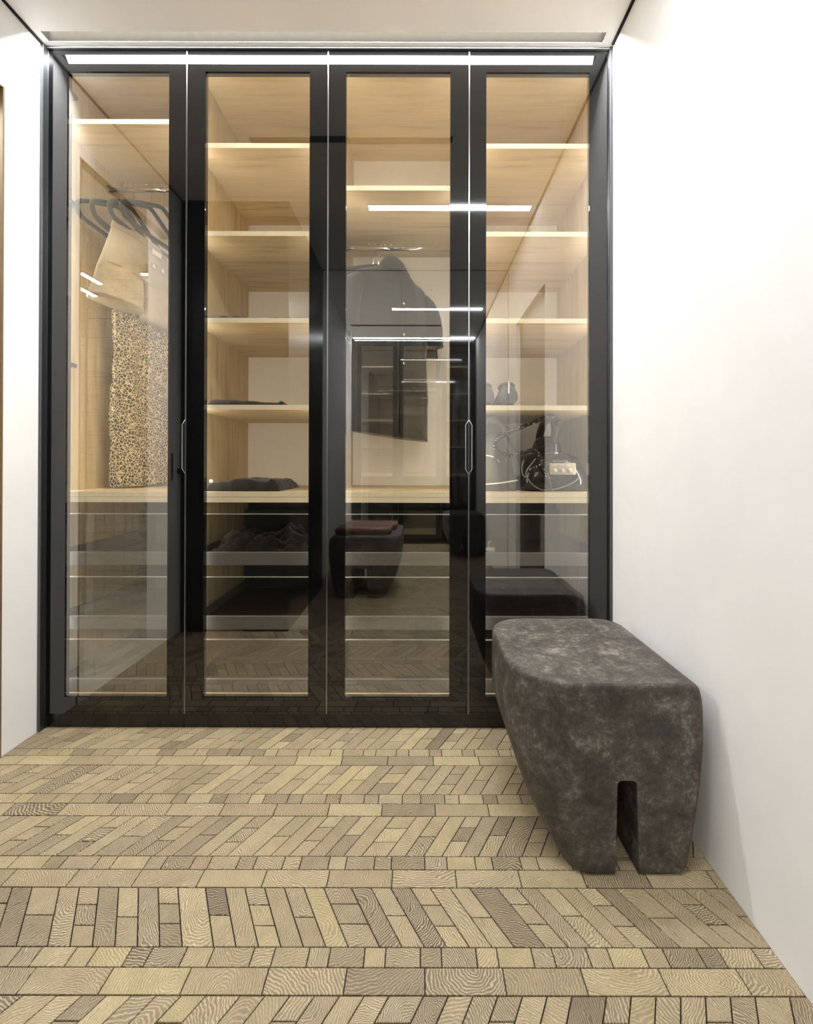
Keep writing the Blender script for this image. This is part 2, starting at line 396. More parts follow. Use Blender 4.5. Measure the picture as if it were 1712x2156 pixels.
def row_chev(ya, yb, s, off=0.0):
    x = XL - .25 + off; pat = 0; i = 0
    while x < XR + .25:
        wdt = .0445 if (i % 7) != 3 else .062
        r = i % 2
        if r == 0: cuts = []
        else: cuts = [[.36, .70], [.5], [.33, .68], [.47]][(i // 2 + int(ya * 50)) % 4]
        ys = [ya] + [ya + (yb - ya) * c for c in cuts] + [yb]
        for a, b in zip(ys, ys[1:]): piece('slanted_block', x, x + wdt, a, b, s, ya)
        x += wdt; i += 1
def row_small(ya, yb, off):
    x = XL - off; i = 0
    while x < XR:
        wdt = .041 if i % 2 == 0 else .068
        if random.random() < .12: wdt += .012
        piece('block', x, x + wdt, ya, yb, 0, ya); x += wdt; i += 1
def row_long(ya, yb, off):
    x = XL - off
    while x < XR: piece('plank', x, x + .1475, ya, yb, 0, ya); x += .1475
k = -1
slopes = {-1: .6, 0: .6, 1: .6, 2: .6, 3: -.62, 4: .6, 5: -.6, 6: .6}
while True:
    y1 = 1.4695 + PER * (-k) - D + WC          # far edge of the slanted row k
    if y1 < YB: break
    y0 = y1 - WC; s = slopes.get(k, .6 if k % 2 else -.6)
    yt = min(y1, .05)
    if y0 < .05:
        if k == 3: row_chev(y0, yt, s, .02)
        else: row_chev(y0, yt, s, random.random() * .05)
    row_small(y0 - WS, y0, random.random() * .08 + .01)
    lo = {0: .068, 1: .07, 2: .03, 3: .105}.get(k, random.random() * .14)
    row_long(y0 - WS - WL, y0 - WS, lo)
    k += 1
    if k > 40: break
def block_mesh(polys, name):
    vs, fs, gc, rn = [], [], [], []
    for P in polys:
        cx = sum(p[0] for p in P) / len(P); cyy = sum(p[1] for p in P) / len(P)
        ang = random.random() * 2 * PI; dist = random.choice([.025, .05, .08, .11, .15, .2]) ; st = random.uniform(.55, 1.0)
        rot = random.random() * PI; col = random.betavariate(2.2, 2.0); r2 = random.random(); r3 = random.random()
        oz = random.uniform(0, 7)
        b = len(vs); n = len(P); dz = random.uniform(-.0003, 0)
        g = [(-(p[0] - cx), p[1] - cyy) for p in P]
        for q, z in ((1, dz), (0, -.012)):
            for p in P:
                # bevelled top edge
                vs.append((p[0], p[1], dz - .0008 if q else z))
        for p in P:
            ix = p[0] + (cx - p[0]) / max(1e-6, math.hypot(cx - p[0], cyy - p[1])) * .0009
            iy = p[1] + (cyy - p[1]) / max(1e-6, math.hypot(cx - p[0], cyy - p[1])) * .0009
            vs.append((ix, iy, dz))
        for t in range(3):
            for p in P:
                u, v = p[0] - cx + math.cos(ang) * dist, p[1] - cyy + math.sin(ang) * dist
                c_, s_ = math.cos(rot), math.sin(rot); u, v = (u * c_ - v * s_), (u * s_ + v * c_) * st
                gc.append((u, v, oz * 0)); rn.append((col, r2, r3))
        fs.append(tuple(b + 2 * n + i for i in range(n)))
        for i in range(n):
            j = (i + 1) % n
            fs.append((b + i, b + j, b + 2 * n + j, b + 2 * n + i)); fs.append((b + n + i, b + n + j, b + j, b + i))
    me = bpy.data.meshes.new(name); me.from_pydata(vs, [], fs)
    a = me.attributes.new('gc', 'FLOAT_VECTOR', 'POINT'); a.data.foreach_set('vector', [c for g in gc for c in g])
    a = me.attributes.new('rnd', 'FLOAT_VECTOR', 'POINT'); a.data.foreach_set('vector', [c for g in rn for c in g])
    me.update(); return me
def in_view_size(P):
    cx = sum(p[0] for p in P) / len(P); cyy = sum(p[1] for p in P) / len(P); z = cyy + D
    if z < .70: return -1
    px = 880 + cx * F / z; py = 975 + EYE * F / z
    if px < -60 or px > 1772 or py > 2200: return -1
    if cyy > .01: return -1
    if .30 < cx < .64 and -.52 < cyy < -.2: return -.5
    return 1 / z ** 3 * (1 + 0 * px)
for kind, polys in pieces.items():
    lim = {'plank': 90, 'block': 200, 'slanted_block': 290}[kind]
    ranked = sorted(polys, key=in_view_size, reverse=True)
    single = [p for p in ranked[:lim] if in_view_size(p) > 0]; rest = [p for p in ranked if p not in single]
    for p in single: link(kind, block_mesh([p], kind), M_FLOOR, floor)
    if rest: tag(link('floor_' + kind + 's', block_mesh(rest, kind), M_FLOOR, floor), kind='stuff')

# ceiling, built round the light slot before the wardrobe
SY0, SY1, SX0, SX1 = -.062, -.0255, -1.320, .655
bm = bmesh.new(); T = H + .10
for (a, b, c, d) in ((XL - 1.6, 1.0, YB - .7, SY0), (XL - 1.6, SX0, SY0, SY1), (SX1, 1.0, SY0, SY1), (XL - 1.6, 1.0, SY1, .65)): addbox(bm, a, b, c, d, H, T)
struct('ceiling', frombm('ceiling', bm, M_CEIL), 'smooth off-white ceiling')
# left wall: short white piece, bathroom opening, header above it, white return
YO1, YO0 = -.156, -.91
bm = bmesh.new()
addbox(bm, XL - .12, XL, YO1, 0.0, 0, H); addbox(bm, XL - .12, XL, YO0, YO1, 2.185, H); addbox(bm, XL - .12, XL, YO0, -.794, 0, 2.185)
struct('wall_left', frombm('wall_left', bm, M_WALL), 'white plaster wall left of the wardrobe')
box('wall_left_rear', -1.0, -.80, YB - .6, -1.82, 0, H, M_WALL)['kind'] = 'structure'
# right wall with dark doorway beside the camera
bm = bmesh.new()
addbox(bm, XR, XR + .12, -.823, 0.0, 0, H); addbox(bm, XR, XR + .12, -1.53, -.823, 1.96, H); addbox(bm, XR, XR + .12, -3.20, -1.53, 0, H)
addbox(bm, XR, XR + .12, YB - .6, -3.20, 0, H)
struct('wall_right', frombm('wall_right', bm, M_WALL), 'white plaster wall right of the wardrobe and bench')
box('wall_front', XL - .12, XR + .12, .60, .66, 0, H, M_WALL)['kind'] = 'structure'
box('wall_front_side', XL - .12, XL, .0, .66, 0, H, M_WALL)['kind'] = 'structure'
box('wall_right_side', XR, XR + .12, .0, .66, 0, H, M_WALL)['kind'] = 'structure'
box('wall_rear', -1.0, XR + .12, YB - .66, YB - .6, 0, H, M_WALL)['kind'] = 'structure'
dr = box('door_1', XR + .03, XR + .07, -1.53, -.823, 0, 1.96, M_DOOR, bev=.002); dr['kind'] = 'structure'; dr['label'] = 'dark wenge door in the right wall beside the camera'
# ceiling shadow gaps
bm = bmesh.new()
addbox(bm, XR - .009, XR, YB, -.02, H - .004, H + .001); addbox(bm, XL, XL + .009, -.91, -.02, H - .004, H + .001)
struct('trim_1', frombm('trim_1', bm, M_GAP), 'thin dark shadow gap where ceiling meets walls')
bm = bmesh.new()
addbox(bm, -.76, XR, -1.803, -1.795, H - .003, H + .001); addbox(bm, XR - .002, XR + .001, -1.803, -1.797, 0, H)
struct('trim_2', frombm('trim_2', bm, M_GAP))
for i, (a, b, c, d) in enumerate(((-.783, .157, -.457, -.422), (-.73, .25, -3.16, -3.12))):
    box('air_slot', a, b, c, d, H - .004, H + .02, M_GAP)['kind'] = 'structure'
# dark metal surround of the wardrobe
bm = bmesh.new(); addbox(bm, XL, XL + .011, -.022, .03, 0, H, .001)
struct('trim_3', frombm('trim_3', bm, M_ALUD), 'dark metal edge trim left of the wardrobe')
bm = bmesh.new(); addbox(bm, XR - .0115, XR, -.012, .03, 0, H, .001)
struct('trim_4', frombm('trim_4', bm, M_ALUD), 'dark metal edge trim right of the wardrobe')
bm = bmesh.new(); addbox(bm, XL + .011, XR - .0115, -.010, .03, H - .0075, H, .001)
struct('trim_5', frombm('trim_5', bm, M_ALU), 'thin metal trim above the wardrobe doors')
box('baseboard_front', XL + .011, XR - .0115, .012, .045, 0, .052, M_PLINTH).update({}) if False else None
bb = box('baseboard_front', XL + .011, XR - .0115, .010, .045, 0, .052, M_PLINTH); tag(bb, 'black recessed plinth under the wardrobe', kind='structure')
# opening jamb
bm = bmesh.new(); addbox(bm, XL - .04, XL + .002, YO1 - .006, YO1, 0, 2.185); addbox(bm, XL - .04, XL, YO0 + .116, YO1, 2.181, 2.185)
struct('trim_6', frombm('trim_6', bm, M_JAMB), 'golden-brown jamb of the bathroom opening at the left edge')

# ------------------------------------------------------------------ lights
def linear_light(label, x0, x1, y0, y1, mat, mode='flush', group=None):
    t = thing('linear_light', label, 'light', ((x0 + x1) / 2, (y0 + y1) / 2, H), group)
    if mode == 'slot':
        mesh('diffuser', [(x0, y0 + .0005, H + .0005), (x1, y0 + .0005, H + .0005), (x1, y1 - .001, H + .0400), (x0, y1 - .001, H + .0400)], [(0, 3, 2, 1)], mat, t)
        box('slot_side', x0, x1, y1 - .001, y1, H + .0005, H + .06, M_SLOT, t)
        box('housing', x0, x1, y0, y1, H + .045, H + .06, M_BLACK, t)
        for a in (x0, x1 - .001): box('end_cap', a, a + .001, y0, y1, H + .0004, H + .045, M_SLOT, t)
    else:
        box('diffuser', x0, x1, y0, y1, H - .006, H - .001, mat, t)
        box('housing', x0 - .002, x1 + .002, y0 - .002, y1 + .002, H - .004, H, M_ALU, t)
    return t
linear_light('long recessed white light strip along the ceiling right above the wardrobe doors', SX0, SX1, SY0, SY1, M_LEDW, 'slot')
linear_light('flush white ceiling light bar mirrored at shelf height across the two right doors', -.29, .656, -.990, -.945, M_LEDC)
linear_light('flush white ceiling light bar behind the camera, mirrored short across the dark jacket', -.252, .62, -2.66, -2.615, M_LEDB)
linear_light('flush white ceiling light bar above the opposite wardrobe', -.77, .67, YB + .03, YB + .065, M_LEDO)

# ------------------------------------------------------------------ wardrobe bays
def door(parent, x0, x1, g0, g1, y, ny, handle):
    """black framed glass door; y = front plane, ny = -1 if the front looks to -y"""
    zb, zt, gb, gt = .0536, 2.4545, .1135, 2.379
    ya, yb = (y, y + .022) if ny < 0 else (y - .022, y)
    bm = bmesh.new(); e = .0022
    addbox(bm, x0 + e, g0, ya, yb, zb, zt); addbox(bm, g1, x1 - e, ya, yb, zb, zt)
    addbox(bm, g0, g1, ya, yb, gt, zt); addbox(bm, g0, g1, ya, yb, zb, gb)
    d = frombm('door', bm, M_BLACKG, parent)
    ym = y - ny * .004
    mesh('glass_pane', [(g0 + 0, ym, gb), (g1, ym, gb), (g1, ym, gt), (g0, ym, gt)], [(0, 1, 2, 3)], M_GLASS, d)
    f = y + ny * .0006
    for a, b in ((x0 + .0004, x0 + .0022), (x1 - .0022, x1 - .0004)):
        box('edge_strip', a, b, min(f, yb if ny < 0 else ya), max(f, yb if ny < 0 else ya), zb, zt, M_ALU, d)
    if handle:
        sx = x0 if handle == 'L' else x1; dx = 1 if handle == 'L' else -1
        zc = .955 + (975 - 938) * .001717; hh = .097; q = .0125; w_ = .0115
        P = [(sx + dx * .001, zc + hh), (sx + dx * w_, zc + hh - .017), (sx + dx * w_, zc - hh + .017), (sx + dx * .001, zc - hh)]
        yf = y + ny * .0015
        vs = [(a, yf, b) for a, b in P] + [(a, y + .002 * -ny, b) for a, b in P]
        h = mesh('handle', vs, [(0, 1, 2, 3), (7, 6, 5, 4), (0, 4, 5, 1), (1, 5, 6, 2), (2, 6, 7, 3), (3, 7, 4, 0)], M_GAP, d)
        tube('handle_rim', [(P[0][0], yf, P[0][1]), (P[1][0], yf, P[1][1]), (P[2][0], yf, P[2][1]), (P[3][0], yf, P[3][1])], .0012, M_RIM, h, 6)
    return d
def drawer(parent, x0, x1, zt, zr, zb_, y, ny, lab=None):
    """inner drawer: grey metal rail, clear glass front above it"""
    yy = lambda a, b: (min(y - ny * a, y - ny * b), max(y - ny * a, y - ny * b))
    d = frombm_box('drawer', x0 + .012, x1 - .012, *yy(.06, .50), zb_ + .012, zb_ + .024, M_DRAWERB, parent)
    for a, b in ((x0 + .006, x0 + .014), (x1 - .014, x1 - .006)):
        box('drawer_side', a, b, *yy(.056, .50), zb_ + .010, zr + .01, M_DRAWERM, d)
    box('drawer_back', x0 + .014, x1 - .014, *yy(.49, .50), zb_ + .024, zt - .03, M_DRAWERB, d)
    box('front_rail', x0 + .004, x1 - .004, *yy(.040, .054), zb_, zr, M_DRAWERM, d, .001)
    box('glass_front', x0 + .005, x1 - .005, *yy(.0465, .0475), zr, zt, M_CLEAR, d)
    bm = bmesh.new(); e = .0016
    addbox(bm, x0 + .004, x1 - .004, *yy(.044, .050), zt - e, zt + e); addbox(bm, x0 + .004, x0 + .007, *yy(.044, .050), zr, zt); addbox(bm, x1 - .007, x1 - .004, *yy(.044, .050), zr, zt)
    frombm('glass_frame', bm, M_RIM, d)
    return d
def frombm_box(name, x0, x1, y0, y1, z0, z1, mat, parent):
    return box(name, x0, x1, y0, y1, z0, z1, mat, parent)
def bay(label, x0, x1, g0, g1, shelves, handle, rail=None, y=0.0, ny=-1, hinges=False, group=None, drawers=True):
    t = thing('wardrobe_unit', label, 'wardrobe', ((x0 + x1) / 2, y, .052 if ny < 0 else .052), group)
    Y = lambda a, b: (min(y - ny * a, y - ny * b), max(y - ny * a, y - ny * b))
    p = .009; t_ = .018
    xi0, xi1 = x0 + p, x1 - p
    box('side_panel', x0, xi0, *Y(.024, .575), .054, H - .002, M_WZ, t)
    box('side_panel', xi1, x1, *Y(.024, .575), .054, H - .002, M_WZ, t)
    box('top_panel', xi0, xi1, *Y(.026, .575), 2.446, H - .001, M_WX, t)
    box('bottom_panel', xi0, xi1, *Y(.034, .575), .092, .110, M_WX, t)
    box('back_panel', xi0, xi1, *Y(.560, .575), .82, 2.446, M_BACK, t)
    box('lower_back_panel', xi0, xi1, *Y(.560, .575), .11, .82, M_DRAWERB, t)
    def board(name, z1, th, yf=.036):
        s = box(name, xi0, xi1, *Y(yf + .0015, .560), z1 - th, z1, M_WX, t)
        box('edge_band', xi0, xi1, *Y(yf, yf + .0015), z1 - th, z1, M_WEDGE, s)
    for z in shelves: board('shelf', z, t_)
    board('counter_board', .853, .0185, .034); board('counter_board', .8335, .0195, .034)
    if drawers:
        for (zt, zr, zb_) in ((.770, .629, .581), (.536, .392, .343), (.304, .160, .113)): drawer(t, xi0, xi1, zt, zr, zb_, y, ny)
    if rail:
        yr = y - ny * .30
        r = tube('hanging_rail', [(xi0, yr, rail), (xi1, yr, rail)], .0105, M_CHROME, t, 16)
        for xx, sg in ((xi0, 1), (xi1, -1)):
            bm = bmesh.new(); cyl_geo(bm, (xx, yr, rail), (sg, 0, 0), .018, .006, 18); frombm('rail_socket', bm, M_HINGE, r, True)
    if hinges:
        for z in (2.337, 1.932, 1.325, .40):
            h = box('hinge', xi0, xi0 + .047, *Y(.036, .072), z - .008, z + .008, M_HINGE, t, .003)
            box('hinge_arm', xi0 + .004, xi0 + .012, *Y(.02, .036), z - .006, z + .006, M_HINGE, h, .001)
    if drawers:
        for a, b in ((xi0 + .006, xi0 + .018), (xi1 - .018, xi1 - .006)):
            box('added_fill_strip', a, b, *Y(.0230, .0245), .14, 2.40, M_BAYFILL, t)  # added fill light hidden behind the door stiles, brightens the bay interior
    door(t, x0, x1, g0, g1, y, ny, handle)
    return t
PXX = lambda p: (p - 880) * .0017174
B = [-1.344, PXX(390.5), PXX(689), PXX(987), .6885]
SH = [2.146, 1.819, 1.497, 1.175]
bay('leftmost wardrobe bay, with the leopard print cloth and beige shorts behind glass', B[0], B[1], PXX(138), PXX(353), [2.234], 'R', rail=2.136, hinges=True)
bay('second wardrobe bay from the left, shelves with dark folded clothes', B[1], B[2], PXX(429.5), PXX(650), SH, None)
bay('third wardrobe bay from the left, holding the dark jacket on a rail', B[2], B[3], PXX(727), PXX(947), [1.989], 'R', rail=1.885)
bay('rightmost wardrobe bay, with shoes, a grey bag and a steam iron', B[3], B[4], PXX(1023), PXX(1241), SH, 'L')
# opposite wardrobe, seen only mirrored
OB = [-.745, -.239, .279, .700]
gi = .062
for i in range(3):
    nm = ['left', 'middle', 'right'][i]
    bay('%s bay of the opposite wardrobe, mirrored small in the third glass door' % nm, OB[i], OB[i + 1], OB[i] + gi, OB[i + 1] - gi, SH if i != 1 else [1.99], 'L' if i == 2 else None, y=YB, ny=1, drawers=False, rail=1.885 if i == 1 else None)
box('baseboard_back', -.80, XR, YB - .045, YB - .012, 0, .052, M_PLINTH)['kind'] = 'structure'
box('trim_7', -.80, OB[0], YB - .05, YB, 0, H - .001, M_BLACKG)['kind'] = 'structure'

# black cabinet block between opening and rear part
blk = thing('tall_cabinet', 'black floor-to-ceiling cabinet mirrored as the dark area in the second door', 'cabinet', (-1.05, -1.365, 0))
box('cabinet_body', -1.475, -.742, -1.82, -.912, .0, H - .001, M_BLOCK, blk)
# grey return with pull and lock knob at the far side of the opening
ret = thing('sliding_door', 'pale sliding door leaf with a slim black pull beside the bathroom opening', 'door', (XL, -.85, 0))
box('door_leaf', XL - .03, XL + .004, -.908, -.796, .002, 2.17, M_WALL, ret, .001)
box('recessed_pull', XL + .003, XL + .006, -.828, -.812, .865, 1.015, M_BLACK, ret, .002)
bm = bmesh.new(); cyl_geo(bm, (XL + .004, -.885, .915), (1, 0, 0), .016, .03, 18); frombm('lock_knob', bm, M_BLACK, ret, True)

# ------------------------------------------------------------------ bathroom behind the left opening (seen mirrored)
bath_floor = struct('floor_2', box('floor_2', -2.9, XL, -1.72, .1, -.08, -.003, M_JOINT), 'pale travertine slab floor of the bathroom')
for i in range(8):
    for j in range(3):
        x0 = XL - .195 * (i + 1); y0 = -1.72 + j * .6
        box('slab', x0 + .001, x0 + .194, y0 + .001, min(y0 + .599, .1), -.02, 0, M_MARBLE, bath_floor)
bw = struct('wall_back', box('wall_back', -2.9, -1.475, -1.78, -1.712, 0, H, M_JOINT), 'travertine tiled bathroom wall')
for j in range(17):
    for i in range(7):
        x1 = -1.475 - .1465 * i; x0 = x1 - .1435
        box('tile', x0, x1, -1.7125, -1.700 + random.uniform(-.001, .001), j * .1465 + .0015, min(H, j * .1465 + .145), M_MARBLE, bw)
bm = bmesh.new()
for j in range(40):
    for (x0, x1) in ((-2.57, -2.50), (-2.75, -2.572), (-2.9, -2.752)):
        addbox(bm, x0, x1 - .003, -1.7125, -1.700 + random.uniform(-.001, .001), j * .0615 + .001, j * .0615 + .0590)
tag(frombm('narrow_tiles', bm, M_MARBLE, bw), kind='stuff')
box('wall_bath_left', -2.95, -2.9, -1.78, .15, 0, H, M_MARBLE)['kind'] = 'structure'
box('wall_bath_front', -2.95, XL - .12, .1, .15, 0, H, M_WALL)['kind'] = 'structure'
t = thing('shower_screen', 'clear shower screen with a pale upright edge in the bathroom', 'shower screen', (-2.27, -1.40, 0))
box('screen_glass', -2.62, -2.275, -1.404, -1.396, .0, 2.2, M_SHOWER, t); box('screen_edge', -2.277, -2.268, -1.408, -1.392, 0, 2.2, M_ALU, t)
def bar_lamp(label, a, b, axis):
    c = (Vector(a) + Vector(b)) / 2; t = thing('linear_lamp', label, 'light', c)
    a, b = Vector(a), Vector(b); s = Vector((.014, .014, .0)) if axis == 'y' else Vector((0, .014, .0))
    if axis == 'y': x0, x1, y0, y1 = a.x - .014, a.x + .014, a.y, b.y
    else: x0, x1, y0, y1 = a.x, b.x, a.y - .014, a.y + .014
    box('diffuser', x0, x1, y0, y1, c.z - .006, c.z, M_LEDT, t); box('housing', x0 - .002, x1 + .002, y0 - .002, y1 + .002, c.z - .001, c.z + .012, M_BLACK, t)
    box('hanger_rod', c.x - .002, c.x + .002, c.y - .002, c.y + .002, c.z + .012, H, M_ALU, t)
bar_lamp('upper white light bar hanging in the bathroom', (-2.25, -1.50, 2.23), (-2.25, -1.32, 2.23), 'y')
bar_lamp('lower white light bar hanging in the bathroom', (-2.25, -1.45, 2.125), (-2.25, -1.30, 2.125), 'y')
bar_lamp('white light bar on the tiled bathroom wall', (-2.06, -1.66, 2.37), (-1.60, -1.66, 2.37), 'x')
t = thing('added_bath_fill', 'added unseen square fill lamp brightening the bathroom from its ceiling', 'light', (-2.0, -.35, H))
box('diffuser', -2.2, -1.8, -.55, -.15, H - .02, H - .012, emit('added_bath_fill_glow', (1, 1, 1, 1), 30.0), t); box('housing', -2.21, -1.79, -.56, -.14, H - .012, H, M_ALU, t)  # unseen lamp, added to lift the light in the bathroom

# ------------------------------------------------------------------ dark plaster bench and its two siblings
def interp(tab, z):
    tab = sorted(tab)
    for (a, va), (b, vb) in zip(tab, tab[1:]):
        if z <= b: 
            t = max(0, (z - a) / (b - a)); return va + (vb - va) * t
    return tab[-1][1]
def bench_geo(x0, y0, W, L, mirror=False):
    """footprint W (x) by L (y), local origin at x0,y0; profile of the photographed bench"""
    xl = [(0, .130), (.03, .108), (.059, .090), (.10, .066), (.148, .044), (.2, .024), (.273, .004), (.33, 0), (.40, .001), (.446, .002)]
    xr = [(0, .045), (.05, .032), (.108, .022), (.208, .008), (.308, 0), (.38, .001), (.41, .004), (.43, .010), (.44, .019), (.446, .034)]
    bt = [(0, .05), (.15, .02), (.3, 0), (.446, 0)]
    zs = [0, .003, .012, .03, .06, .09, .12, .15, .18, .21, .24, .27, .30, .34, .38, .405, .42, .43, .437, .4425, .446]
    rings = []
    for z in zs:
        a = x0 + interp(xl, z); b = x0 + W - interp(xr, z); c = y0 + .0; d = y0 + L - interp(bt, z)
        top = max(0, (z - .43) / .016); ins = 0.0
        if z < .012: ins = .006 * (1 - z / .012)
        if z > .4375: ins += .004 * ((z - .4375) / .0085) ** 2
        a += ins; b -= ins; c += ins; d -= ins
        r = [min(.155, .045 + z * .36), .02, .05, min(.11, .045 + z * .2)]   # front-left, front-right, back-right, back-left
        cs = [(a, c, r[0], PI, 1.5 * PI), (b, c, r[1], 1.5 * PI, 2 * PI), (b, d, r[2], 0, .5 * PI), (a, d, r[3], .5 * PI, PI)]
        ring = []
        for (cx, cyy, rr, t0, t1) in cs:
            ox = cx + (rr if cx == a else -rr); oy = cyy + (rr if cyy == c else -rr)
            for q in range(13):
                t = t0 + (t1 - t0) * q / 12; ring.append(Vector((ox + rr * math.cos(t), oy + rr * math.sin(t), z)))
        rings.append(ring)
    if mirror:
        m = x0 + W / 2
        for r in rings:
            for p in r: p.x = 2 * m - p.x
    bm = bmesh.new(); loft_geo(bm, rings)
    return bm
def bench(name, label, x0, y0, W, L, slot, mirror=False, group=None):
    t = thing(name, label, 'bench', (x0 + W / 2, y0 + L / 2, 0), group)
    bm = bench_geo(x0, y0, W, L, mirror); bmesh.ops.recalc_face_normals(bm, faces=bm.faces)
    o = frombm('bench_body', bm, M_STONE)
    cb = bmesh.new(); s0, s1 = slot; y_a, y_b = y0 - .1, y0 + L + .1; n = 8; prof = []
    zt, r = .221, .011
    w0, w1 = s0 - .006, s1 + .007
    for q in range(n + 1):
        a = PI / 2 * q / n; prof.append((s1 - r + r * math.cos(a), zt - r + r * math.sin(a)))
    for q in range(n + 1):
        a = PI / 2 + PI / 2 * q / n; prof.append((s0 + r + r * math.cos(a), zt - r + r * math.sin(a)))
    prof += [(w0, -.05), (w1, -.05)]
    A = [cb.verts.new((x, y_a, z)) for x, z in prof]; Bv = [cb.verts.new((x, y_b, z)) for x, z in prof]
    for i in range(len(prof)): cb.faces.new((A[i], A[(i + 1) % len(A)], Bv[(i + 1) % len(A)], Bv[i]))
    cb.faces.new(A[::-1]); cb.faces.new(Bv)
    cut = frombm('cut', cb, None)
    md = o.modifiers.new('b', 'BOOLEAN'); md.object = cut; md.operation = 'DIFFERENCE'; md.solver = 'EXACT'
    dg = bpy.context.evaluated_depsgraph_get(); me = bpy.data.meshes.new_from_object(o.evaluated_get(dg))
    bpy.data.objects.remove(o); bpy.data.objects.remove(cut)
    me.materials.clear()
    o = link('bench_body', me, M_STONE, t)
    for p in me.polygons: p.use_smooth = True
    me.set_sharp_from_angle(angle=math.radians(38))
    return t
bench('plaster_bench', 'mottled dark grey plaster bench with two legs against the right wall', .2290, -.562, .4450, .436, (.4655, .5110))
bench('plaster_bench', 'dark plaster bench with two brown leather pads, mirrored in the third door', -.632, -2.18, .516, .70, (-.45, -.36), True)
bench('plaster_bench', 'dark plaster bench near the opposite wardrobe, mirrored beside the right door edge', .27, -3.30, .42, .42, (.45, .50))
for i, (yc, sx, lb) in enumerate(((-1.66, 0, 'nearer brown leather pad on the mirrored bench'), (-1.90, .03, 'farther brown leather pad on the mirrored bench'))):
    bm = bmesh.new(); addbox(bm, -.60 + sx, -.19 + sx, yc - .10, yc + .10, .4465, .500, .024, 4)
    tag(frombm('leather_pad', bm, M_BROWN, None, True), lb, 'cushion', 'brown pads on the mirrored bench')

# ------------------------------------------------------------------ hangers and clothes
def hanger_geo(x, yaw, zr, y_c=-99, span=.215):
    yc = .30 if y_c == -99 else y_c
    R = Matrix.Translation((x, yc, 0)) @ Matrix.Rotation(yaw, 4, 'Z')
    P = lambda v, z: R @ Vector((0, v, z))
    hook = [P(-.022, zr - .004), P(-.018, zr + .010), P(-.004, zr + .0168), P(.012, zr + .013), P(.0185, zr - .002), P(.012, zr - .022), P(.002, zr - .045), P(0, zr - .09)]
    z0 = zr - .09
    body = [P(0, z0), P(.05, z0 - .018), P(.11, z0 - .045), P(span - .02, z0 - .085), P(span, z0 - .112), P(span - .012, z0 - .140), P(span - .04, z0 - .150),
            P(.08, z0 - .156), P(0, z0 - .157), P(-.08, z0 - .156), P(-span + .04, z0 - .150), P(-span + .012, z0 - .140), P(-span, z0 - .112), P(-span + .02, z0 - .085), P(-.11, z0 - .045), P(-.05, z0 - .018)]
    return hook, body, P
def hanger(label, x, yaw, zr, y_c=-99, group=None, loc=None):
    hook, body, P = hanger_geo(x, yaw, zr, y_c)
    t = thing('coat_hanger', label, 'hanger', hook[3], group)
    tube('hook', smoothpath(hook, 4), .0019, M_CHROME, t, 8)
    bm = bmesh.new(); pts = smoothpath(body, 3, True)
    tube_geo(bm, pts, .0088, 8, True)
    frombm('hanger_body', bm, M_VELVET, t, True)
    return P
G1 = 'velvet hangers on the left rail'
hanger('black velvet hanger nearest the left side of the first bay, loop end facing out', -1.287, math.radians(-5), 2.1485, group=G1)
hanger('black velvet hanger just behind the leftmost one in the first bay', -1.262, math.radians(4), 2.1485, group=G1)
hanger('black velvet hanger carrying the beige shorts', -1.158, math.radians(-6), 2.1485, group=G1)
hanger('black velvet hanger carrying the leopard print cloth', -1.240, math.radians(-2), 2.1485, group=G1)
hanger('empty black velvet hanger nearest the first door stile', -1.105, math.radians(-8), 2.1485, group=G1)

# beige shorts
wd = Vector((.12, 1, 0)).normalized(); dd = Vector((-wd.y, wd.x, 0))
sx, sy = -1.160, .266
t = thing('shorts', 'beige cotton shorts with two buttons hanging in the first bay', 'shorts', (sx, sy, 1.90))
bm = bmesh.new()
C0 = lambda u, z: (sx + wd.x * u - .012, sy + wd.y * u, z)
garment_geo(bm, [(C0(.0, 1.905), .150, .016), (C0(.0, 1.86), .160, .021), (C0(.0, 1.78), .185, .034), (C0(.0, 1.72), .205, .042)], wd, 40, 6, .004, 3)
garment_geo(bm, [(C0(-.108, 1.76), .085, .028), (C0(-.112, 1.70), .100, .045), (C0(-.122, 1.62), .112, .056), (C0(-.128, 1.585), .118, .062)], wd, 36, 6, .005, 5)
garment_geo(bm, [(C0(.108, 1.76), .085, .028), (C0(.112, 1.70), .100, .045), (C0(.122, 1.62), .112, .056), (C0(.128, 1.575), .118, .062)], wd, 36, 6, .005, 9)
frombm('cloth', bm, M_BEIGE, t, True)
bm = bmesh.new(); garment_geo(bm, [(C0(0, 1.912), .148, .018), (C0(0, 1.895), .153, .0225), (C0(0, 1.878), .156, .0235)], wd, 40, 3, .002, 3); frombm('waistband', bm, M_BEIGE, t, True)
for u in (.02, .075):
    p = Vector(C0(u, 1.80)) - dd * (.040); bm = bmesh.new(); cyl_geo(bm, p, -dd, .010, .008, 16); frombm('button', bm, M_SHINE, t, True)
p = Vector(C0(.06, 1.872)) - dd * .0250
mesh('size_label', [p + wd * -.028 + Vector((0, 0, .010)), p + wd * .028 + Vector((0, 0, .010)), p + wd * .028 - Vector((0, 0, .010)), p + wd * -.028 - Vector((0, 0, .010))], [(0, 1, 2, 3)], M_PIPE, t)
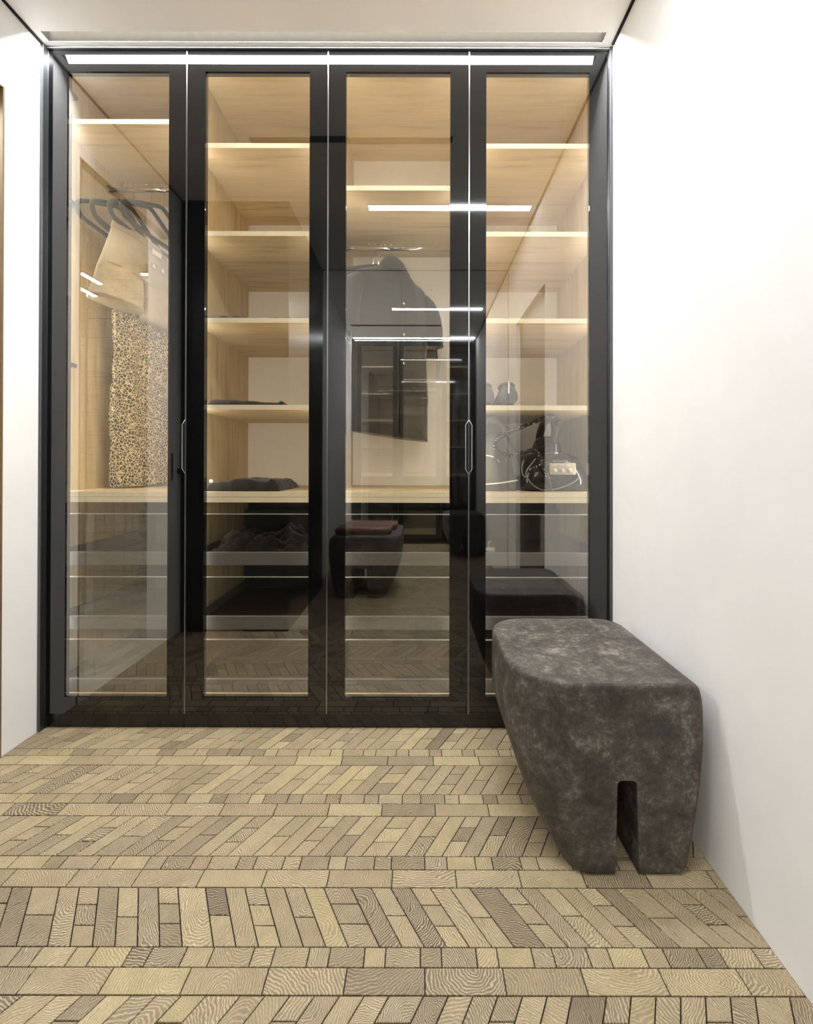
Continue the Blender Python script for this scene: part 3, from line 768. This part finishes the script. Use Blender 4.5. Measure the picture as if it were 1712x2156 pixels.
# leopard print dress
t = thing('leopard_dress', 'long leopard print garment hanging from rail down to the counter of the first bay', 'dress', (-1.13, .30, .86))
bm = bmesh.new(); wl = Vector((.05, 1, 0)).normalized(); lx, ly = -1.238, .378
garment_geo(bm, [((lx, ly, 1.888), .12, .010), ((lx, ly, 1.87), .14, .016), ((lx, ly, 1.80), .160, .024), ((lx, ly, 1.4), .165, .034), ((lx - .004, ly, 1.1), .168, .040), ((lx - .006, ly, .862), .166, .042)], wl, 60, 10, .012, 11, fold=3)
frombm('cloth', bm, M_LEO, t, True)

# jackets in the third bay
G3 = 'hangers in the third bay'
ang = math.radians(-43)            # width direction turned towards the room
for lb, x, yw in (('left steel-hooked hanger holding the charcoal shirt in the third bay', -.195, -40), ('middle steel-hooked hanger in the third bay behind the jacket collar', -.172, -44), ('right steel-hooked hanger holding the black jacket in the third bay', -.128, -46)):
    hanger(lb, x, math.radians(yw), 1.8975, group=G3)
def jacket(label, cx, cyy, a, top, bot, mat, seed, parts=True, ln=1.0):
    wd = Vector((math.sin(-a), math.cos(a), 0)) if False else Vector((math.cos(a), math.sin(a), 0))
    t = thing('jacket', label, 'clothing', (cx, cyy, top))
    C = lambda u, z, d=0: Vector((cx, cyy, z)) + wd * u + Vector((wd.y, -wd.x, 0)) * d
    bm = bmesh.new()
    garment_geo(bm, [(C(.0, top), .05, .030), (C(0, top - .03), .10, .036), (C(0, top - .075), .185, .042), (C(0, top - .14), .205, .050), (C(0, top - .30), .200, .055), (C(0, (top + bot) / 2), .195, .055), (C(0, bot), .205, .052)], wd, 56, 8, .006, seed, fold=2, skew=-.08)
    frombm('cloth', bm, mat, t, True)
    for s in (-1, 1):
        bm = bmesh.new()
        pts = [C(s * .16, top - .085), C(s * .195, top - .13), C(s * .222, top - .22), C(s * .230, top - .30)]
        garment_geo(bm, [(pts[0], .045, .03), (pts[1], .055, .042), (pts[2], .058, .047), (pts[3], .060, .050)], wd, 28, 6, .004, seed + s)
        frombm('sleeve', bm, mat, t, True)
    bm = bmesh.new()
    garment_geo(bm, [(C(-.012, top + .035, .01), .022, .018), (C(-.004, top + .01, .01), .048, .034), (C(0, top - .035, .012), .080, .043)], wd, 30, 5, .003, seed)
    frombm('collar', bm, mat, t, True)
    pk = [(C(u - .012, z, .053), C(u + .012, z, .053), C(u + .012, z, .0605), C(u - .012, z, .0605)) for u, z in ((.028, top - .06), (.024, top - .2), (.02, top - .4), (.02, bot + .012))]
    bm = bmesh.new(); loft_geo(bm, pk); frombm('placket', bm, mat, t)
    for z in (top - .17, top - .30, top - .42):
        p = C(.02, z, .0600); bm = bmesh.new(); cyl_geo(bm, p, Vector((wd.y, -wd.x, 0)), .006, .004, 12); frombm('button', bm, M_CHROME, t, True)
    return t
jacket('black jacket with collar hanging in front in the third bay', -.115, .285, math.radians(40), 1.800, 1.075, M_BLK, 2)
jacket('charcoal shirt hanging behind the black jacket in the third bay', -.135, .405, math.radians(42), 1.775, 1.12, M_BLK2, 8)

# folded clothes in the second bay
xa = B[1] + .009
tag(mound('folded_cloth', xa + .006, -.625, .05, .36, 1.4972, .022, M_NAVY, None, 3, .2, prof=lambda u: .35 + .65 * math.sin(PI * min(1, u * 1.02)) ** .7), 'flat navy garment at the left of the third shelf, second bay', 'clothing', 'folded clothes in the second bay')
tag(mound('folded_cloth', -.60, -.345, .05, .34, 1.4972, .012, M_NAVY, None, 8, .2), 'thinner flat navy garment at the right of the third shelf, second bay', 'clothing', 'folded clothes in the second bay')
tag(mound('folded_cloth', -.800, -.508, .07, .36, 1.1752, .026, M_BLK, None, 5, .15, prof=lambda u: 1.3 - .75 * u + (.35 if u > .93 else 0)), 'black folded trousers with a raised corner on the fourth shelf, second bay', 'clothing', 'folded clothes in the second bay')
t = tag(mound('folded_cloth', -.803, -.525, .07, .36, .8532, .043, M_BLK, None, 14, .16, prof=lambda u: .92 + .14 * math.sin(u * 7 + 4.2) + (.18 if .86 < u < .93 else 0)), 'black folded trousers with a small white tag on the counter of the second bay', 'clothing', 'folded clothes in the second bay')
ORG[t.name] = Vector((0, 0, 0)); box('care_tag', -.788, -.775, .071, .074, .886, .897, M_PIPE, t)
tag(mound('crumpled_cloth', -.800, -.375, .075, .42, .6055, .055, M_BLK2, None, 21, 1.1, 48, 26), 'crumpled black clothes inside the top drawer of the second bay', 'clothing')

# shoes on the fourth shelf of the right bay
def shoe(label, x, y, z):
    t = thing('sneaker', label, 'shoe', (x, y, z), 'pair of sneakers')
    secs = [(-.004, .030, .050, .0), (.0, .040, .084, 0), (.012, .045, .094, 0), (.03, .046, .098, 0), (.06, .045, .084, 0), (.10, .044, .078, 0), (.15, .044, .064, 0), (.20, .047, .050, 0), (.24, .042, .040, 0), (.268, .024, .028, 0)]
    rings = []
    for (yy, hw, hh, _) in secs:
        ring = []
        for j in range(20):
            a = 2 * PI * j / 20; u = math.cos(a); v = math.sin(a)
            q = v * .5 + .5; uu = math.copysign(abs(u) ** .6, u); wz = 1.0 - .46 * q ** 1.3
            zz = z + .018 + q * (hh - .016)
            ring.append(Vector((x + uu * hw * wz, y + yy, zz)))
        rings.append(ring)
    bm = bmesh.new(); loft_geo(bm, rings); frombm('upper', bm, M_SHOE, t, True)
    bm = bmesh.new(); rr = []
    for (zz, g) in ((z + .0005, -.002), (z + .010, .002), (z + .026, .001)):
        rr.append([Vector((x + math.cos(a) * (.043 + g) * (1 + .08 * math.sin(a)), y + .134 + math.sin(a) * (.136 + g), zz)) for a in [2 * PI * j / 32 for j in range(32)]])
    loft_geo(bm, rr); frombm('sole', bm, M_SOLE, t, True)
    bm = bmesh.new(); tube_geo(bm, smoothpath([(x, y - .001, z + .055), (x - .001, y - .005, z + .075), (x, y - .004, z + .092), (x, y + .006, z + .102)], 4), [.0035] * 12 + [.0045], 8); frombm('heel_tab', bm, M_SHINE, t, True)
    bm = bmesh.new(); tube_geo(bm, smoothpath([(x + math.cos(a) * .028, y + .045 + math.sin(a) * .036, z + .089 - .008 * math.sin(a)) for a in [2 * PI * j / 12 for j in range(12)]], 2, True), .006, 8, True); frombm('padded_collar', bm, M_SHOE, t, True)
    for q in range(4):
        tube('lace', [(x - .018, y + .11 + q * .02, z + .077 - q * .007), (x, y + .112 + q * .02, z + .082 - q * .007), (x + .018, y + .11 + q * .02, z + .077 - q * .007)], .0028, M_SOLE, t, 6)
shoe('right dark grey sneaker, heel to the room, on the fourth shelf of the right bay', .352, .115, 1.1752)
shoe('left dark grey sneaker, partly behind the door stile, on the fourth shelf', .260, .120, 1.1752)

# grey bag with white piping
t = thing('grey_bag', 'soft grey bag with white piping on the counter of the right bay', 'bag', (.31, .20, .8532))
bm = bmesh.new(); wx = Vector((1, 0, 0))
garment_geo(bm, [((.300, .20, .8540), .092, .100), ((.298, .20, .90), .095, .108), ((.296, .20, .97), .092, .100), ((.298, .20, 1.03), .080, .085), ((.305, .20, 1.07), .055, .06), ((.310, .20, 1.085), .02, .03)], wx, 48, 8, .010, 31, fold=2)
frombm('bag_body', bm, M_GREYC, t, True)
tube('piping', smoothpath([(.205, .105, .878), (.25, .088, .880), (.31, .084, .885), (.36, .092, .892), (.385, .11, .895)], 5), .0028, M_PIPE, t, 8)
tube('piping', smoothpath([(.215, .118, .988), (.25, .100, .992), (.29, .098, .985), (.315, .108, .965)], 5), .0024, M_PIPE, t, 8)
bm = bmesh.new(); tube_geo(bm, smoothpath([(.235, .14, 1.03), (.245, .12, 1.10), (.29, .115, 1.132), (.335, .12, 1.10), (.345, .14, 1.05), (.372, .13, .99), (.388, .12, .91)], 6), .0125, 10); frombm('handle', bm, M_GREYC, t, True)
# steam generator iron
t = thing('steam_iron', 'black steam iron resting on its steam station on the counter of the right bay', 'iron', (.54, .25, .8532))
def station():
    bm = bmesh.new(); rings = []
    for (z, x0, x1, y0, y1, r) in ((.8535, .415, .665, .10, .46, .05), (.862, .405, .672, .09, .47, .05), (.90, .402, .668, .085, .47, .055), (.95, .412, .655, .10, .46, .06), (.985, .43, .640, .12, .45, .06), (1.0, .45, .62, .15, .43, .06)):
        ring = []
        for (cx, cyy, t0) in ((x0 + r, y0 + r, PI), (x1 - r, y0 + r, 1.5 * PI), (x1 - r, y1 - r, 0), (x0 + r, y1 - r, .5 * PI)):
            for q in range(8): a = t0 + PI / 2 * q / 7; ring.append(Vector((cx + r * math.cos(a), cyy + r * math.sin(a), z)))
        rings.append(ring)
    loft_geo(bm, rings); return bm
stn = frombm('station_body', station(), M_IRONB, t, True)
cp = box('control_panel', .500, .601, .0795, .092, .917, .962, M_PANEL, t, .004, 2)
for i, (kx, r) in enumerate(((.520, .0070), (.547, .0085), (.576, .0100))):
    bm = bmesh.new(); cyl_geo(bm, (kx, .0795, .934), (0, -1, 0), r, .006, 20); frombm('knob', bm, M_KNOB if i == 0 else M_PANEL, cp, True)
for kx, kw in ((.520, .014), (.547, .013), (.572, .015)):
    box('marking', kx - kw / 2, kx + kw / 2, .0788, .0797, .9535, .9555, M_KNOB, cp)
cu = bpy.data.curves.new('brand_lettering', 'FONT'); cu.body = 'ROWENTA'; cu.size = .0098; cu.extrude = .0003; cu.space_character = 1.25; cu.align_x = 'CENTER'
to = bpy.data.objects.new('tmp', cu); COL.objects.link(to)
me = bpy.data.meshes.new_from_object(to.evaluated_get(bpy.context.evaluated_depsgraph_get())); bpy.data.objects.remove(to)
me.materials.clear(); me.materials.append(M_PANEL)
tx = bpy.data.objects.new('brand_lettering', me); COL.objects.link(tx); tx.parent = t
tx.location = Vector((.546, .0925, .9665)) - ORG[t.name]; tx.rotation_euler = (math.radians(80), 0, 0)
# iron on top: sole, body, handle
rings = []
for (z, sc_) in ((1.003, .96), (1.010, 1.0), (1.03, .97), (1.055, .80), (1.07, .55)):
    ring = []
    for j in range(28):
        a = 2 * PI * j / 28; r = .052 * (1 - .0 * math.cos(a)); u = math.sin(a)
        yy = .27 + math.cos(a) * .125; wdt = .056 * abs(math.sin(a)) ** .8 * (1.0 if math.cos(a) < 0 else (1 - .55 * math.cos(a)))
        ring.append(Vector((.538 + math.copysign(wdt, u) * sc_, .27 + (yy - .27) * (.6 + .4 * sc_), z)))
    rings.append(ring)
bm = bmesh.new(); loft_geo(bm, rings); frombm('iron_body', bm, M_IRONB, t, True)
rings = [[Vector((p.x, p.y, z)) for p in rings[1]] for z in (1.0005, 1.004)]
bm = bmesh.new(); loft_geo(bm, rings); frombm('soleplate', bm, M_ALU, t, False)
tube('iron_handle', smoothpath([(.538, .155, 1.045), (.538, .13, 1.09), (.538, .145, 1.128), (.538, .20, 1.142), (.538, .28, 1.132), (.538, .345, 1.09), (.538, .36, 1.05)], 5), .0165, M_IRONB, t, 14)
U = lambda px, py, z=1.665: unp(px, py, z)
tube('power_cable', smoothpath([U(1128, 962), U(1118, 975), U(1108, 990), U(1112, 1005), U(1125, 1019), U(1143, 1028), U(1165, 1027), U(1190, 1020), U(1210, 1010), U(1218, 1002)], 5), .0028, M_CORD, t, 8)
tube('power_cable', smoothpath([U(1103, 966), U(1099, 980), U(1101, 996), U(1108, 1001)], 5), .0026, M_CORD, t, 8)
tube('steam_hose', smoothpath([U(1040, 932, 1.68), U(1052, 918, 1.665), U(1070, 908, 1.66), U(1095, 897, 1.66), U(1120, 887, 1.66), U(1145, 877, 1.66), U(1165, 874, 1.67), U(1178, 880, 1.70)], 5), .0074, M_HOSE, t, 10)
tube('steam_hose', smoothpath([U(1088, 951, 1.70), U(1105, 948, 1.67), U(1124, 944, 1.66), U(1137, 957, 1.655), U(1146, 980, 1.655), U(1153, 1000, 1.655), U(1157, 1022, 1.655), U(1157, 1029, 1.655)], 5), .0074, M_HOSE, t, 10)
tube('steam_hose', smoothpath([U(1042, 935, 1.66), U(1048, 945, 1.655), U(1060, 952, 1.655), U(1075, 955, 1.66), U(1088, 951, 1.70)], 5), .0074, M_HOSE, t, 10)
# small glass jar in the top drawer of the right bay
t = thing('glass_jar', 'small clear jar with white contents inside the top drawer of the right bay', 'jar', (.283, .13, .6055))
bm = bmesh.new(); rr = []
for z, r in ((.6056, .020), (.61, .026), (.640, .027), (.655, .022), (.660, .021)):
    rr.append([Vector((.283 + r * math.cos(a), .13 + r * math.sin(a), z)) for a in [2 * PI * j / 24 for j in range(24)]])
loft_geo(bm, rr); frombm('jar_glass', bm, M_CLEAR, t, True)
bm = bmesh.new(); cyl_geo(bm, (.283, .13, .6085), (0, 0, 1), .019, .022, 18); frombm('white_contents', bm, M_KNOB, t, True)
